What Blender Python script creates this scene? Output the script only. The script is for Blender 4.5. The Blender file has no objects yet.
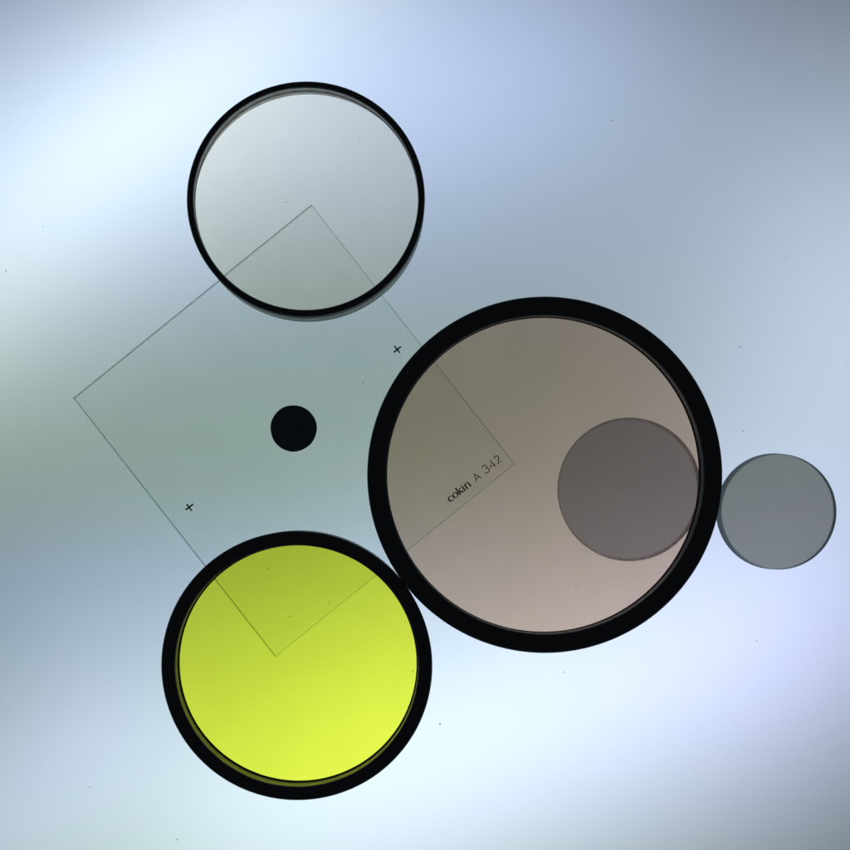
import bpy, math, random
from mathutils import Vector, Matrix, Quaternion

# ------------------------------------------------------------------ camera
# Measures: 1 photo pixel on the light table = 0.2187 mm; the point straight below the lens is photo pixel (398, 475).
S = 0.0002187
NX, NY = 398.0, 475.0
H = 800 * S                                    # lens height above the table, about 175 mm
scene = bpy.context.scene
cd = bpy.data.cameras.new('camera')
cam = bpy.data.objects.new('camera', cd)
scene.collection.objects.link(cam)
cam.location = (0, 0, H)
cd.sensor_width = 36.0
cd.lens = 36.0 * 800 / 850
cd.shift_x = (425 - NX) / 850
cd.shift_y = (NY - 425) / 850
cd.clip_start = 0.005
cd.clip_end = 10
scene.camera = cam

# ------------------------------------------------------------------ world: a dark room
world = bpy.data.worlds.new('World')
scene.world = world
world.use_nodes = True
bg = world.node_tree.nodes['Background']
bg.inputs['Color'].default_value = (0.62, 0.8, 1.0, 1)
bg.inputs['Strength'].default_value = 0.06

# ------------------------------------------------------------------ lamps inside the light table (below the opal panel)
def tube_or_fill(px, py, half, ang, depth, width, rgb):
    ld = bpy.data.lights.new('tube_or_fill_lamp', 'AREA')
    ld.shape = 'RECTANGLE'
    ld.size = 2 * half * S
    ld.size_y = width * S
    hm = depth * S
    m = max(rgb)
    ld.energy = LIGHT_GAIN * m * hm * hm
    ld.color = [c / m for c in rgb]
    o = bpy.data.objects.new('tube_or_fill_lamp', ld)
    scene.collection.objects.link(o)
    o.location = ((px - NX) * S, -(py - NY) * S, -hm)
    o.rotation_euler = (math.pi, 0, -ang)      # facing up
    return o

LIGHT_GAIN = math.pi ** 2 / 0.9
# tubes behind the bright bands, plus fill lamps added to tint the panel
tube_or_fill(215.2, 116.3, 419.1, -0.163, 239.8, 35.2, (0.917, 1.135, 1.770))
tube_or_fill(526.5, 719.7, 361.5, -0.372, 215.8, 43.1, (1.330, 1.350, 2.380))
tube_or_fill(881.3, 305.4, 163.0, -1.526, 307.5, 31.0, (0.460, 0.560, 0.680))  # added fill at the right edge
tube_or_fill(15.3, 808.0, 186.8, -0.683, 165.9, 65.0, (0.329, 0.270, 0.860))  # added bluish fill, lower left
tube_or_fill(90.9, 164.8, 386.2, -0.755, 143.3, 26.5, (1.276, 1.440, 1.202))
tube_or_fill(201.3, 588.0, 308.4, -0.062, 103.6, 50.1, (0.052, 0.050, 0.680))  # added blue fill between the bands
tube_or_fill(207.2, 797.7, 453.8, -0.344, 385.9, 7.8, (0.365, 0.630, 0.000))  # added yellow-green fill, deep in the box
tube_or_fill(230.0, 405.0, 260.0, -0.12, 130.0, 30.0, (0.020, 0.060, 0.000))  # added weak green fill for the dark middle band

vs = scene.view_settings
scene.display_settings.display_device = 'sRGB'
vs.view_transform = 'Standard'
vs.look = 'None'
vs.exposure = 0.05
vs.gamma = 1.0
vs.use_curve_mapping = False
scene.render.engine = 'CYCLES'
scene.cycles.max_bounces = 14
scene.cycles.transmission_bounces = 12
scene.cycles.transparent_max_bounces = 16
scene.cycles.glossy_bounces = 4
scene.cycles.diffuse_bounces = 3
scene.cycles.caustics_refractive = True
scene.cycles.caustics_reflective = True
scene.cycles.blur_glossy = 0.0
scene.cycles.use_denoising = True

# ------------------------------------------------------------------ helpers
MM = 0.001
RNG = random.Random(7)

def W(px, py, z=0.0):
    """Place on the table plane (or at height z) that the photograph shows at (px, py)."""
    f = (1 - z / H) * S
    return Vector(((px - NX) * f, -(py - NY) * f, z))

def mesh_obj(name, verts, faces, mats, parent=None, slots=None, smooth=False, sharp=30):
    me = bpy.data.meshes.new(name)
    me.from_pydata([tuple(v) for v in verts], [], faces)
    for m in (mats if isinstance(mats, (list, tuple)) else [mats]):
        me.materials.append(m)
    if slots:
        for p, s in zip(me.polygons, slots):
            p.material_index = s
    me.update()
    if smooth:
        me.shade_smooth()
        me.set_sharp_from_angle(angle=math.radians(sharp))
    o = bpy.data.objects.new(name, me)
    scene.collection.objects.link(o)
    if parent:
        o.parent = parent
    return o

def thing(name, label, cat, loc=(0, 0, 0), group=None):
    e = bpy.data.objects.new(name, None)
    e.empty_display_size = 0.01
    scene.collection.objects.link(e)
    e.location = loc
    e['label'] = label
    e['category'] = cat
    if group:
        e['group'] = group
    return e

def lathe(profile, n=256, knurl=None):
    """Closed ring from a closed (r, z) profile. knurl: set of profile indices cut by teeth, with tooth depth."""
    vs_, fs = [], []
    k = len(profile)
    for i in range(n):
        a = 2 * math.pi * i / n
        ca, sa = math.cos(a), math.sin(a)
        for j, (r, z) in enumerate(profile):
            if knurl and j in knurl[0] and (i % 4) in (2, 3):
                r -= knurl[1]
            vs_.append((r * ca, r * sa, z))
    for i in range(n):
        i2 = (i + 1) % n
        for j in range(k):
            j2 = (j + 1) % k
            fs.append((i * k + j, i2 * k + j, i2 * k + j2, i * k + j2))
    return vs_, fs

def disc_mesh(rb, rt, t, bevel, n=192):
    """Solid disc z = 0..t with bevelled rims; slot 0 = faces, slot 1 = ground rim."""
    prof = [(rb - bevel, 0), (rb, bevel), (rt, t - bevel), (rt - bevel, t)]
    vs_, fs, sl = [], [], []
    for i in range(n):
        a = 2 * math.pi * i / n
        for r, z in prof:
            vs_.append((r * math.cos(a), r * math.sin(a), z))
    for i in range(n):
        i2 = (i + 1) % n
        for j in range(3):
            fs.append((i * 4 + j, i2 * 4 + j, i2 * 4 + j + 1, i * 4 + j + 1))
            sl.append(1)
    fs.append(tuple(i * 4 for i in reversed(range(n))))
    sl.append(0)
    fs.append(tuple(i * 4 + 3 for i in range(n)))
    sl.append(0)
    return vs_, fs, sl

# ------------------------------------------------------------------ materials
def new_mat(name):
    m = bpy.data.materials.new(name)
    m.use_nodes = True
    nt = m.node_tree
    nt.nodes.clear()
    out = nt.nodes.new('ShaderNodeOutputMaterial')
    return m, nt, out

def noise(nt, scale, detail=4, rough=0.6):
    tc = nt.nodes.new('ShaderNodeTexCoord')
    n = nt.nodes.new('ShaderNodeTexNoise')
    n.inputs['Scale'].default_value = scale
    n.inputs['Detail'].default_value = detail
    n.inputs['Roughness'].default_value = rough
    nt.links.new(tc.outputs['Object'], n.inputs['Vector'])
    return n

def ramp(nt, src, a, b, lo=0.3, hi=0.7):
    r = nt.nodes.new('ShaderNodeValToRGB')
    r.color_ramp.elements[0].position = lo
    r.color_ramp.elements[1].position = hi
    r.color_ramp.elements[0].color = (*a, 1)
    r.color_ramp.elements[1].color = (*b, 1)
    nt.links.new(src, r.inputs['Fac'])
    return r

def glass_mat(name, T, ior=1.5, var=0.018):
    """Clear coloured glass; T = colour left after both faces."""
    m, nt, out = new_mat(name)
    g = nt.nodes.new('ShaderNodeBsdfGlass')
    g.inputs['IOR'].default_value = ior
    g.inputs['Roughness'].default_value = 0.0
    c = [t ** 0.5 for t in T]
    r = ramp(nt, noise(nt, 90).outputs['Fac'], [max(0, v * (1 - var)) for v in c], [min(1, v) for v in c])
    nt.links.new(r.outputs['Color'], g.inputs['Color'])
    nt.links.new(g.outputs['BSDF'], out.inputs['Surface'])
    return m

def ground_mat(name, col, mix=0.5, dif=(0.1, 0.12, 0.11)):
    """Ground glass rim: rough refraction over a grey, slightly dirty edge."""
    m, nt, out = new_mat(name)
    g = nt.nodes.new('ShaderNodeBsdfGlass')
    g.inputs['IOR'].default_value = 1.5
    g.inputs['Roughness'].default_value = 0.55
    g.inputs['Color'].default_value = (*col, 1)
    d = nt.nodes.new('ShaderNodeBsdfDiffuse')
    r = ramp(nt, noise(nt, 900).outputs['Fac'], [v * 0.7 for v in dif], [v * 1.3 for v in dif])
    nt.links.new(r.outputs['Color'], d.inputs['Color'])
    tl = nt.nodes.new('ShaderNodeBsdfTranslucent')
    nt.links.new(r.outputs['Color'], tl.inputs['Color'])
    ad = nt.nodes.new('ShaderNodeAddShader')
    nt.links.new(d.outputs['BSDF'], ad.inputs[0])
    nt.links.new(tl.outputs['BSDF'], ad.inputs[1])
    x = nt.nodes.new('ShaderNodeMixShader')
    x.inputs['Fac'].default_value = mix
    nt.links.new(g.outputs['BSDF'], x.inputs[1])
    nt.links.new(ad.outputs['Shader'], x.inputs[2])
    nt.links.new(x.outputs['Shader'], out.inputs['Surface'])
    return m

def black_mat(name, base, rough, spec=0.5, bump=0.0):
    m, nt, out = new_mat(name)
    p = nt.nodes.new('ShaderNodeBsdfPrincipled')
    n = noise(nt, 700, 5)
    r = ramp(nt, n.outputs['Fac'], [v * 0.75 for v in base], [v * 1.3 for v in base])
    nt.links.new(r.outputs['Color'], p.inputs['Base Color'])
    rr = nt.nodes.new('ShaderNodeMapRange')
    rr.inputs['To Min'].default_value = rough * 0.85
    rr.inputs['To Max'].default_value = rough * 1.15
    nt.links.new(n.outputs['Fac'], rr.inputs['Value'])
    nt.links.new(rr.outputs['Result'], p.inputs['Roughness'])
    p.inputs['Specular IOR Level'].default_value = spec
    nt.links.new(p.outputs['BSDF'], out.inputs['Surface'])
    return m

M_RING = black_mat('black_anodised_metal', (0.020, 0.020, 0.020), 0.5, 0.4)
M_THREAD = black_mat('lit_black_thread', (0.20, 0.197, 0.185), 0.4, 0.6)  # black threads made pale: the panel light on them is in the colour
M_GRIP = black_mat('lit_black_grip', (0.42, 0.43, 0.38), 0.45, 0.6)  # black grip wall painted pale, as if lit from the panel
M_WALL_LIT = black_mat('lit_inner_wall', (0.50, 0.48, 0.42), 0.4, 0.6)  # palest copy: light on inner wall, retaining ring and glass edge painted in
M_INK = black_mat('black_print', (0.03, 0.034, 0.036), 0.5, 0.5)
M_INKTXT = black_mat('grey_print', (0.02, 0.02, 0.02), 0.5, 0.3)
M_DUST, nt, out = new_mat('dust')
d1 = nt.nodes.new('ShaderNodeBsdfTranslucent')
d1.inputs['Color'].default_value = (0.22, 0.22, 0.2, 1)
d2 = nt.nodes.new('ShaderNodeBsdfTransparent')
x = nt.nodes.new('ShaderNodeMixShader')
rr = ramp(nt, noise(nt, 60, 1).outputs['Fac'], (0.15, 0.15, 0.15), (0.6, 0.6, 0.6), 0.35, 0.65)
nt.links.new(rr.outputs['Color'], x.inputs['Fac'])
nt.links.new(d1.outputs['BSDF'], x.inputs[1])
nt.links.new(d2.outputs['BSDF'], x.inputs[2])
nt.links.new(x.outputs['Shader'], out.inputs['Surface'])
M_CLEAR = glass_mat('warm_clear_glass', (1.0, 0.938, 0.79), 1.38)
M_PINK = glass_mat('brown_pink_glass', (0.71, 0.507, 0.385))
M_YELLOW = glass_mat('yellow_glass', (1.0, 1.0, 0.072), 1.25)
M_SHEET = glass_mat('clear_resin', (0.982, 0.996, 0.98), 1.33)
M_SHEET_EDGE = ground_mat('sawn_resin_edge', (0.80, 0.90, 0.83), 0.35, (0.36, 0.43, 0.37))
M_GREY = glass_mat('grey_glass', (0.342, 0.330, 0.280))
M_DARK = glass_mat('dark_grey_glass', (0.44, 0.465, 0.51))
M_RIM = ground_mat('ground_grey_rim', (0.42, 0.50, 0.48), 0.35, (0.08, 0.10, 0.10))
M_RIM2 = ground_mat('ground_warm_rim', (0.95, 0.92, 0.9), 0.6, (0.78, 0.76, 0.75))
M_CUT = black_mat('glass_cut_edge', (0.05, 0.05, 0.05), 0.6, 0.3)

# opal panel: frosted top face, clear underside and sides
M_OPAL, nt, out = new_mat('opal_acrylic')
tr = nt.nodes.new('ShaderNodeBsdfTranslucent')
r = ramp(nt, noise(nt, 2600, 3, 0.7).outputs['Fac'], (0.885, 0.885, 0.885), (0.915, 0.915, 0.915), 0.35, 0.65)
nt.links.new(r.outputs['Color'], tr.inputs['Color'])
nt.links.new(tr.outputs['BSDF'], out.inputs['Surface'])
M_UNDER, nt, out = new_mat('clear_acrylic_underside')
tp = nt.nodes.new('ShaderNodeBsdfTransparent')
nt.links.new(tp.outputs['BSDF'], out.inputs['Surface'])
M_BOX = black_mat('dark_grey_housing', (0.05, 0.055, 0.05), 0.7, 0.3)

# ------------------------------------------------------------------ light table (the surface)
P = 0.19
t = 3 * MM
v = [(x, y, z) for z in (-t, 0) for x, y in ((-P, -P), (P, -P), (P, P), (-P, P))]
f = [(3, 2, 1, 0), (4, 5, 6, 7), (0, 1, 5, 4), (1, 2, 6, 5), (2, 3, 7, 6), (3, 0, 4, 7)]
table = mesh_obj('light_table', v, f, [M_OPAL, M_UNDER], slots=[1, 0, 1, 1, 1, 1])
table['kind'] = 'structure'
table['label'] = 'white opal light table panel lit unevenly from below'
# open-topped housing round the panel and the lamps
a, b, zt, zb = P + 0.5 * MM, P + 8 * MM, 1 * MM, -0.10
v, f = [], []
for rad, z in ((a, zt), (b, zt), (b, zb), (a, zb + 4 * MM)):
    v += [(-rad, -rad, z), (rad, -rad, z), (rad, rad, z), (-rad, rad, z)]
for ring in ((0, 1), (1, 2), (3, 0)):
    for i in range(4):
        j = (i + 1) % 4
        f.append((ring[0] * 4 + i, ring[1] * 4 + i, ring[1] * 4 + j, ring[0] * 4 + j))
f += [(8, 11, 10, 9), (12, 13, 14, 15)]
mesh_obj('housing', v, f, M_BOX, table)

# ------------------------------------------------------------------ square resin sheet
T_SHEET = 1.3 * MM
Z0 = 0.05 * MM                                   # rests on the panel
corners = [W(311.5, 205, Z0 + T_SHEET), W(73, 398, Z0 + T_SHEET), W(275.3, 656.8, Z0 + T_SHEET), W(514.5, 464, Z0 + T_SHEET)]
cen = sum(corners, Vector()) / 4
sheet = thing('square_filter', 'clear square filter sheet with black centre spot, two small crosses and lettering', 'filter', (cen.x, cen.y, Z0))
loc = [Vector((c.x - cen.x, c.y - cen.y, 0)) for c in corners]
bv = 0.04 * MM
v = []
for z, ins in ((0, bv), (bv, 0), (T_SHEET - bv, 0), (T_SHEET, bv)):
    for c in loc:
        q = c - c.normalized() * ins * 1.41
        v.append((q.x, q.y, z))
f, sl = [(3, 2, 1, 0), (12, 13, 14, 15)], [0, 0]
for r_ in range(3):
    for i in range(4):
        j = (i + 1) % 4
        f.append((r_ * 4 + i, r_ * 4 + j, r_ * 4 + 4 + j, r_ * 4 + 4 + i))
        sl.append(1)
mesh_obj('sheet', v, f, [M_SHEET, M_SHEET_EDGE], sheet, sl)
ZP = T_SHEET + 0.004 * MM                        # print lies on the sheet's top face

def on_sheet(px, py):
    p = W(px, py, Z0 + ZP)
    return Vector((p.x - cen.x, p.y - cen.y, ZP))

def prism(polys, z0, h):
    """Flat printed shapes with a little thickness: polys = list of convex-or-strip quads/ngons (2D, metres)."""
    v, f = [], []
    for p in polys:
        b0, n = len(v), len(p)
        v += [(x, y, z0) for x, y in p] + [(x, y, z0 + h) for x, y in p]
        f.append(tuple(b0 + n + i for i in range(n)))
        f.append(tuple(b0 + i for i in reversed(range(n))))
        for i in range(n):
            j = (i + 1) % n
            f.append((b0 + i, b0 + j, b0 + n + j, b0 + n + i))
    return v, f

INK = 0.02 * MM
c = on_sheet(293.6, 428.4)
R = 23.2 * S * (1 - ZP / H)
pts = []
for i in range(96):
    a_ = 2 * math.pi * i / 96
    rr = R * (1 + 0.006 * math.sin(3 * a_ + 1) + 0.004 * math.sin(7 * a_))
    pts.append((c.x + rr * math.cos(a_), c.y + rr * math.sin(a_)))
v, f = prism([pts], ZP, INK)
mesh_obj('spot', v, f, M_INK, sheet)

def bar(p, q, w):
    d = (q - p).normalized()
    n = Vector((-d.y, d.x)) * w / 2
    return [tuple(p - n), tuple(q - n), tuple(q + n), tuple(p + n)]

for (p1, p2, p3, p4) in (((193.3, 504.0), (185.6, 509.9), (186.6, 504.0), (191.8, 510.8)),
                         ((400.9, 346.6), (393.7, 352.4), (394.3, 345.8), (399.9, 353.0))):
    A_, B_, C_, D_ = [on_sheet(*p).to_2d() for p in (p1, p2, p3, p4)]
    v, f = prism([bar(A_, B_, 1.6 * S)], ZP, INK)
    v2, f2 = prism([bar(C_, D_, 1.45 * S)], ZP + INK * 0.3, INK)
    n = len(v)
    mesh_obj('cross', v + v2, f + [tuple(i + n for i in q) for q in f2], M_INK, sheet)

# lettering along the lower right edge: strokes in photo pixels, u along the line, w upward
TD = Vector((0.78, -0.6258)).normalized()
TO = Vector((450.2, 502.6))
strokes = []        # (list of (u, w, width))
def arc(cu, cw, ru, rw, a0, a1, n, wa, wb=None):
    """arc of an ellipse; width changes with direction: thick on the sides (wa), thin at top and bottom (wb)"""
    wb = wa if wb is None else wb
    out_ = []
    for i in range(n + 1):
        a_ = math.radians(a0 + (a1 - a0) * i / n)
        k = math.cos(a_) ** 2
        out_.append((cu + ru * math.cos(a_), cw + rw * math.sin(a_), wb + (wa - wb) * k))
    strokes.append(out_)
def line(*pts, w=0.75):
    strokes.append([(u, q, w) for u, q in pts])
# bold serif word
arc(2.9, 2.9, 2.2, 2.6, 48, 318, 14, 1.7, 0.7); line((4.3, 4.7), (4.45, 4.1), w=1.1)
arc(8.6, 2.9, 2.5, 2.6, 0, 360, 20, 1.7, 0.65)
line((13.0, 0.1), (13.0, 8.3), w=1.5); line((12.0, 8.1), (13.3, 8.1), w=0.7); line((12.0, 0.2), (14.1, 0.2), w=0.6)
line((13.4, 2.7), (16.3, 5.4), w=0.8); line((14.3, 3.3), (16.9, 0.2), w=1.4); line((15.2, 5.4), (17.0, 5.4), w=0.6); line((15.8, 0.2), (17.7, 0.2), w=0.6)
line((19.1, 0.1), (19.1, 5.5), w=1.5); line((18.1, 5.4), (19.3, 5.4), w=0.65); line((18.1, 0.2), (20.2, 0.2), w=0.6); line((18.6, 7.4), (19.6, 7.4), w=1.0)
line((22.2, 0.1), (22.2, 5.5), w=1.5); line((21.3, 5.4), (22.4, 5.4), w=0.65); line((21.3, 0.2), (23.2, 0.2), w=0.6)
arc(24.3, 3.6, 1.9, 1.8, 165, 0, 10, 1.4, 0.8); line((26.2, 3.7), (26.2, 0.1), w=1.5); line((25.3, 0.2), (27.2, 0.2), w=0.6)
# thin sans letter and figures
line((33.4, 0.0), (36.5, 7.4), (39.6, 0.0), w=0.85); line((34.6, 2.5), (38.4, 2.5), w=0.75)
arc(48.5, 6.3, 2.3, 1.9, 160, -80, 12, 0.85); arc(48.4, 2.35, 2.6, 2.2, 85, -165, 14, 0.85)
line((57.6, 0.0), (57.6, 8.2), (53.6, 2.3), (59.0, 2.3), w=0.85)
arc(63.7, 6.0, 2.4, 2.2, 165, -30, 12, 0.85); line((65.75, 4.95), (61.2, 0.35), (66.4, 0.35), w=0.85)
polys = []
UP = Vector((TD.y, -TD.x))       # photo-space "up" of the lettering
if UP.y > 0:
    UP = -UP
for st in strokes:
    P2 = [on_sheet(*(TO + TD * u + UP * q)).to_2d() for u, q, _ in st]
    Wd = [w_ * S for _, _, w_ in st]
    closed = (P2[0] - P2[-1]).length < 1e-7
    L_, R_ = [], []
    for i, p in enumerate(P2):
        a_ = P2[i - 1] if i else (P2[-2] if closed else P2[0])
        b_ = P2[i + 1] if i < len(P2) - 1 else (P2[1] if closed else P2[-1])
        d = (b_ - a_).normalized()
        n = Vector((-d.y, d.x)) * Wd[i] / 2
        if 0 < i < len(P2) - 1:
            d1 = (P2[i] - a_).normalized()
            n /= max(0.45, abs(d1.dot(d)))
        L_.append(p + n); R_.append(p - n)
    for i in range(len(P2) - 1):
        polys.append([tuple(R_[i]), tuple(R_[i + 1]), tuple(L_[i + 1]), tuple(L_[i])])
v, f = [], []
for i, p in enumerate(polys):
    v1, f1 = prism([p], ZP + (i % 5) * 0.0006 * MM, INK)
    n = len(v)
    v += v1; f += [tuple(k + n for k in q) for q in f1]
mesh_obj('lettering', v, f, M_INKTXT, sheet)

# ------------------------------------------------------------------ framed round filters
def framed_filter(label, px, py, tilt_dir, tilt, ro, rh, rl, h, depth, lip, glass_t, glass_mat_, knurl=False, step=None, flare=1.0, taper=0.0, seat=0.25, group='round filters in black rings', wall=None):
    """ro / rh / rl: outer, front opening and retaining ring radius in photo pixels at the front plane.
    h: ring height, depth: front face down to the retaining ring, lip: retaining ring thickness (mm)."""
    h, depth, lip, glass_t = h * MM, depth * MM, lip * MM, glass_t * MM
    f_ = (1 - h / H) * S
    Ro, Rh, Rl = ro * f_, rh * f_, rl * S * (1 - (h - depth) / H)
    th = math.asin(tilt)
    d = Vector((tilt_dir[0], tilt_dir[1], 0)).normalized()      # side that is lifted
    axis = d.cross(Vector((0, 0, 1))).normalized()              # turn that lifts side d
    q = Quaternion(axis, th)
    if (q @ d).z < 0:
        q = Quaternion(axis, -th)
    n = q @ Vector((0, 0, 1))
    rb = (Ro if step is None else Ro - step * MM)
    z0 = rb * math.sin(th) + Z0
    top = W(px, py, z0 + n.z * h)
    base = top - n * h
    root = thing('lens_filter', label, 'filter', base, group)
    root.rotation_mode = 'QUATERNION'
    root.rotation_quaternion = q
    zl = h - depth                       # top of retaining ring
    zg1 = zl - lip                       # glass top
    zg0 = zg1 - glass_t
    Rs = Rl + seat * MM                  # seat below the glass
    Rin = Rh + 0.02 * MM
    c_ = 0.22 * MM
    outer, kn = [], set()
    if step is None:
        outer += [(Ro - c_ - taper * MM, 0), (Ro - taper * MM, c_)]
    else:
        outer += [(rb - c_, 0), (rb, c_), (rb, 1.7 * MM), (Ro - c_, 1.7 * MM), (Ro, 1.7 * MM + c_)]
    if knurl:
        i0 = len(outer)
        outer += [(Ro, 0.7 * MM), (Ro, 0.75 * MM), (Ro, h * 0.62), (Ro, h * 0.62 + 0.05 * MM)]
        kn = {i0 + 1, i0 + 2}
    outer += [(Ro, h - c_), (Ro - c_, h)]
    front = [(Rin + 0.18 * MM, h)]
    thread = []
    z = h - 0.2 * MM
    while z > zl + 0.05 * MM:
        thread += [(Rin, z), (Rin + 0.05 * MM, z - 0.19 * MM)]
        z -= 0.38 * MM
    # frame = body (outer wall, front face, seat); the threaded inner wall is a sub-part lining it
    body = outer + front + [(Rin + 0.24 * MM, h - 0.15 * MM), (Rin + 0.24 * MM, zg0), (Rs, zg0), (Rs, zg0 - 0.12 * MM), (Rs + flare * MM, zg0 - 0.3 * MM), (Rs + flare * MM, 0)]
    v, f = lathe(body, 600 if knurl else 288, (kn, 0.09 * MM) if knurl else None)
    frame = mesh_obj('frame', v, f, M_GRIP if knurl else M_RING, root, smooth=True)
    if knurl:                            # front face stays plain black, the grip wall has panel light in its colour
        frame.data.materials.append(M_RING)
        for p in frame.data.polygons:
            if p.center.z > h - 0.3 * c_ or (p.normal.z > 0.9) or p.center.xy.length < Ro - 0.5 * MM or p.center.z > h * 0.66:
                p.material_index = 1
    lining = [(Rin + 0.23 * MM, h - 0.14 * MM)] + thread + [(Rin, zl + 0.01 * MM), (Rin + 0.23 * MM, zl + 0.01 * MM)]
    v, f = lathe(lining[::-1] if False else lining, 288)
    f = [tuple(reversed(q_)) for q_ in f]
    mesh_obj('thread', v, f, wall or M_THREAD, frame, smooth=True)
    ret = [(Rl, zg1 + 0.01 * MM), (Rin + 0.2 * MM, zg1 + 0.01 * MM), (Rin + 0.2 * MM, zl), (Rl + 0.12 * MM, zl), (Rl, zl - 0.12 * MM)]
    v, f = lathe(ret, 288)
    mesh_obj('retaining_ring', v, f, wall or M_RING, root, smooth=True)
    v, f, sl_ = disc_mesh(Rin + 0.15 * MM, Rin + 0.15 * MM, glass_t - 0.02 * MM, 0.1 * MM, 288)
    v = [(x, y, z + zg0 + 0.01 * MM) for x, y, z in v]
    mesh_obj('glass', v, f, [glass_mat_, wall or M_CUT], root, sl_)
    return root

framed_filter('thin-ringed round filter with almost clear glass over the top corner of the square sheet',
              305.7, 198.1, (0.05, -1), 0.0333, 118.6, 111.7, 111.9, 5.3, 0.95, 0.06, 1.3, M_CLEAR, knurl=True, flare=0.4, seat=0.5, wall=M_WALL_LIT)
framed_filter('largest round filter, wide black ring and brownish pink glass over the printed lettering',
              545.8, 474.8, (-1, 0), 0.0216, 177.6, 158.5, 156.2, 6.4, 1.7, 0.15, 1.5, M_PINK, step=1.2, flare=0.9, seat=0.6)
framed_filter('round filter with bright yellow glass in a black ring',
              296.7, 666.6, (0, 1), 0.0287, 135.0, 120.9, 117.9, 5.6, 2.3, 0.15, 1.2, M_YELLOW, taper=0.35, flare=1.0, seat=0.6)

# ------------------------------------------------------------------ bare glass discs
def bare_disc(label, px, py, rt, rb, t, mats, bevel=0.16):
    t *= MM
    f_ = (1 - t / H) * S
    c = W(px, py, Z0 + t)
    root = thing('glass_disc', label, 'glass disc', (c.x, c.y, Z0), 'bare glass discs without a frame')
    v, f, sl = disc_mesh(rb * S, rt * f_, t, bevel * MM)
    mesh_obj('disc', v, f, mats, root, sl, smooth=True, sharp=20)
    return root

bare_disc('dark grey bare glass disc seen through the brownish pink filter', 628.6, 489.4, 71.7, 68.6, 2.0, [M_DARK, M_RIM2], 0.06)
bare_disc('small grey-green bare glass disc on the bare panel beside the largest ring', 779.0, 511.8, 57.9, 57.9, 2.5, [M_GREY, M_RIM])

# ------------------------------------------------------------------ dust
v, f = [], []
def speck(px, py, z, size, hair=0, ang=0.0):
    c = W(px, py, z * MM)
    n = 6
    b0 = len(v)
    for top_ in (0, 1):
        for i in range(n):
            a_ = 2 * math.pi * i / n
            r_ = size * S * 0.5 * RNG.uniform(0.6, 1.25)
            x, y = r_ * math.cos(a_), r_ * math.sin(a_)
            if hair:
                x *= hair; y = y * 0.55 + 0.04 * x * x / (S * size)
            v.append((c.x + x * math.cos(ang) - y * math.sin(ang), c.y + x * math.sin(ang) + y * math.cos(ang), c.z + 0.02 * MM + top_ * 0.06 * MM))
    f.append(tuple(b0 + n + i for i in range(n)))
    f.append(tuple(b0 + i for i in reversed(range(n))))
    for i in range(n):
        j = (i + 1) % n
        f.append((b0 + i, b0 + j, b0 + n + j, b0 + n + i))
for px, py, sz in ((6, 271, 1.7), (740, 347, 1.4), (786, 257, 1.0), (35, 432, 1.1), (564, 672, 1.6), (440, 724, 1.6), (743, 431, 1.3),
                   (756, 640, 1.0), (817, 662, 0.9), (43, 227, 0.8), (847, 363, 0.9)):
    speck(px, py, 0, sz)
speck(612, 121, 0, 0.9, 6, 0.05); speck(177, 839.5, 0, 1.6, 1.9, 0.5); speck(90, 787, 0, 0.9, 4, 0.1); speck(757, 641, 0, 0.8, 3, 0.6)
for px, py, sz in ((363, 383, 1.2),):
    speck(px, py, 1.5, sz)
for px, py, sz in ((269, 568, 1.2), (290, 616, 1.2), (329, 603, 1.1), (413, 671, 1.1)):
    speck(px, py, 3.6, sz)
for px, py, sz in ((576, 587, 1.2), (700, 420, 0.8)):
    speck(px, py, 5.2, sz)
for px, py, sz in ((286, 203, 1.4), (212.5, 262.5, 2.0), (204, 247, 1.3), (386, 121, 1.3), (351, 240, 0.8), (360, 139, 0.9)):  # the specks at the ring's lower left stand for notches
    speck(px, py, 3.0, sz)
dust = mesh_obj('dust_specks', v, f, M_DUST)
dust['kind'] = 'stuff'
dust['label'] = 'tiny dark dust specks and ring notches scattered on panel and filters'
dust['category'] = 'dust'
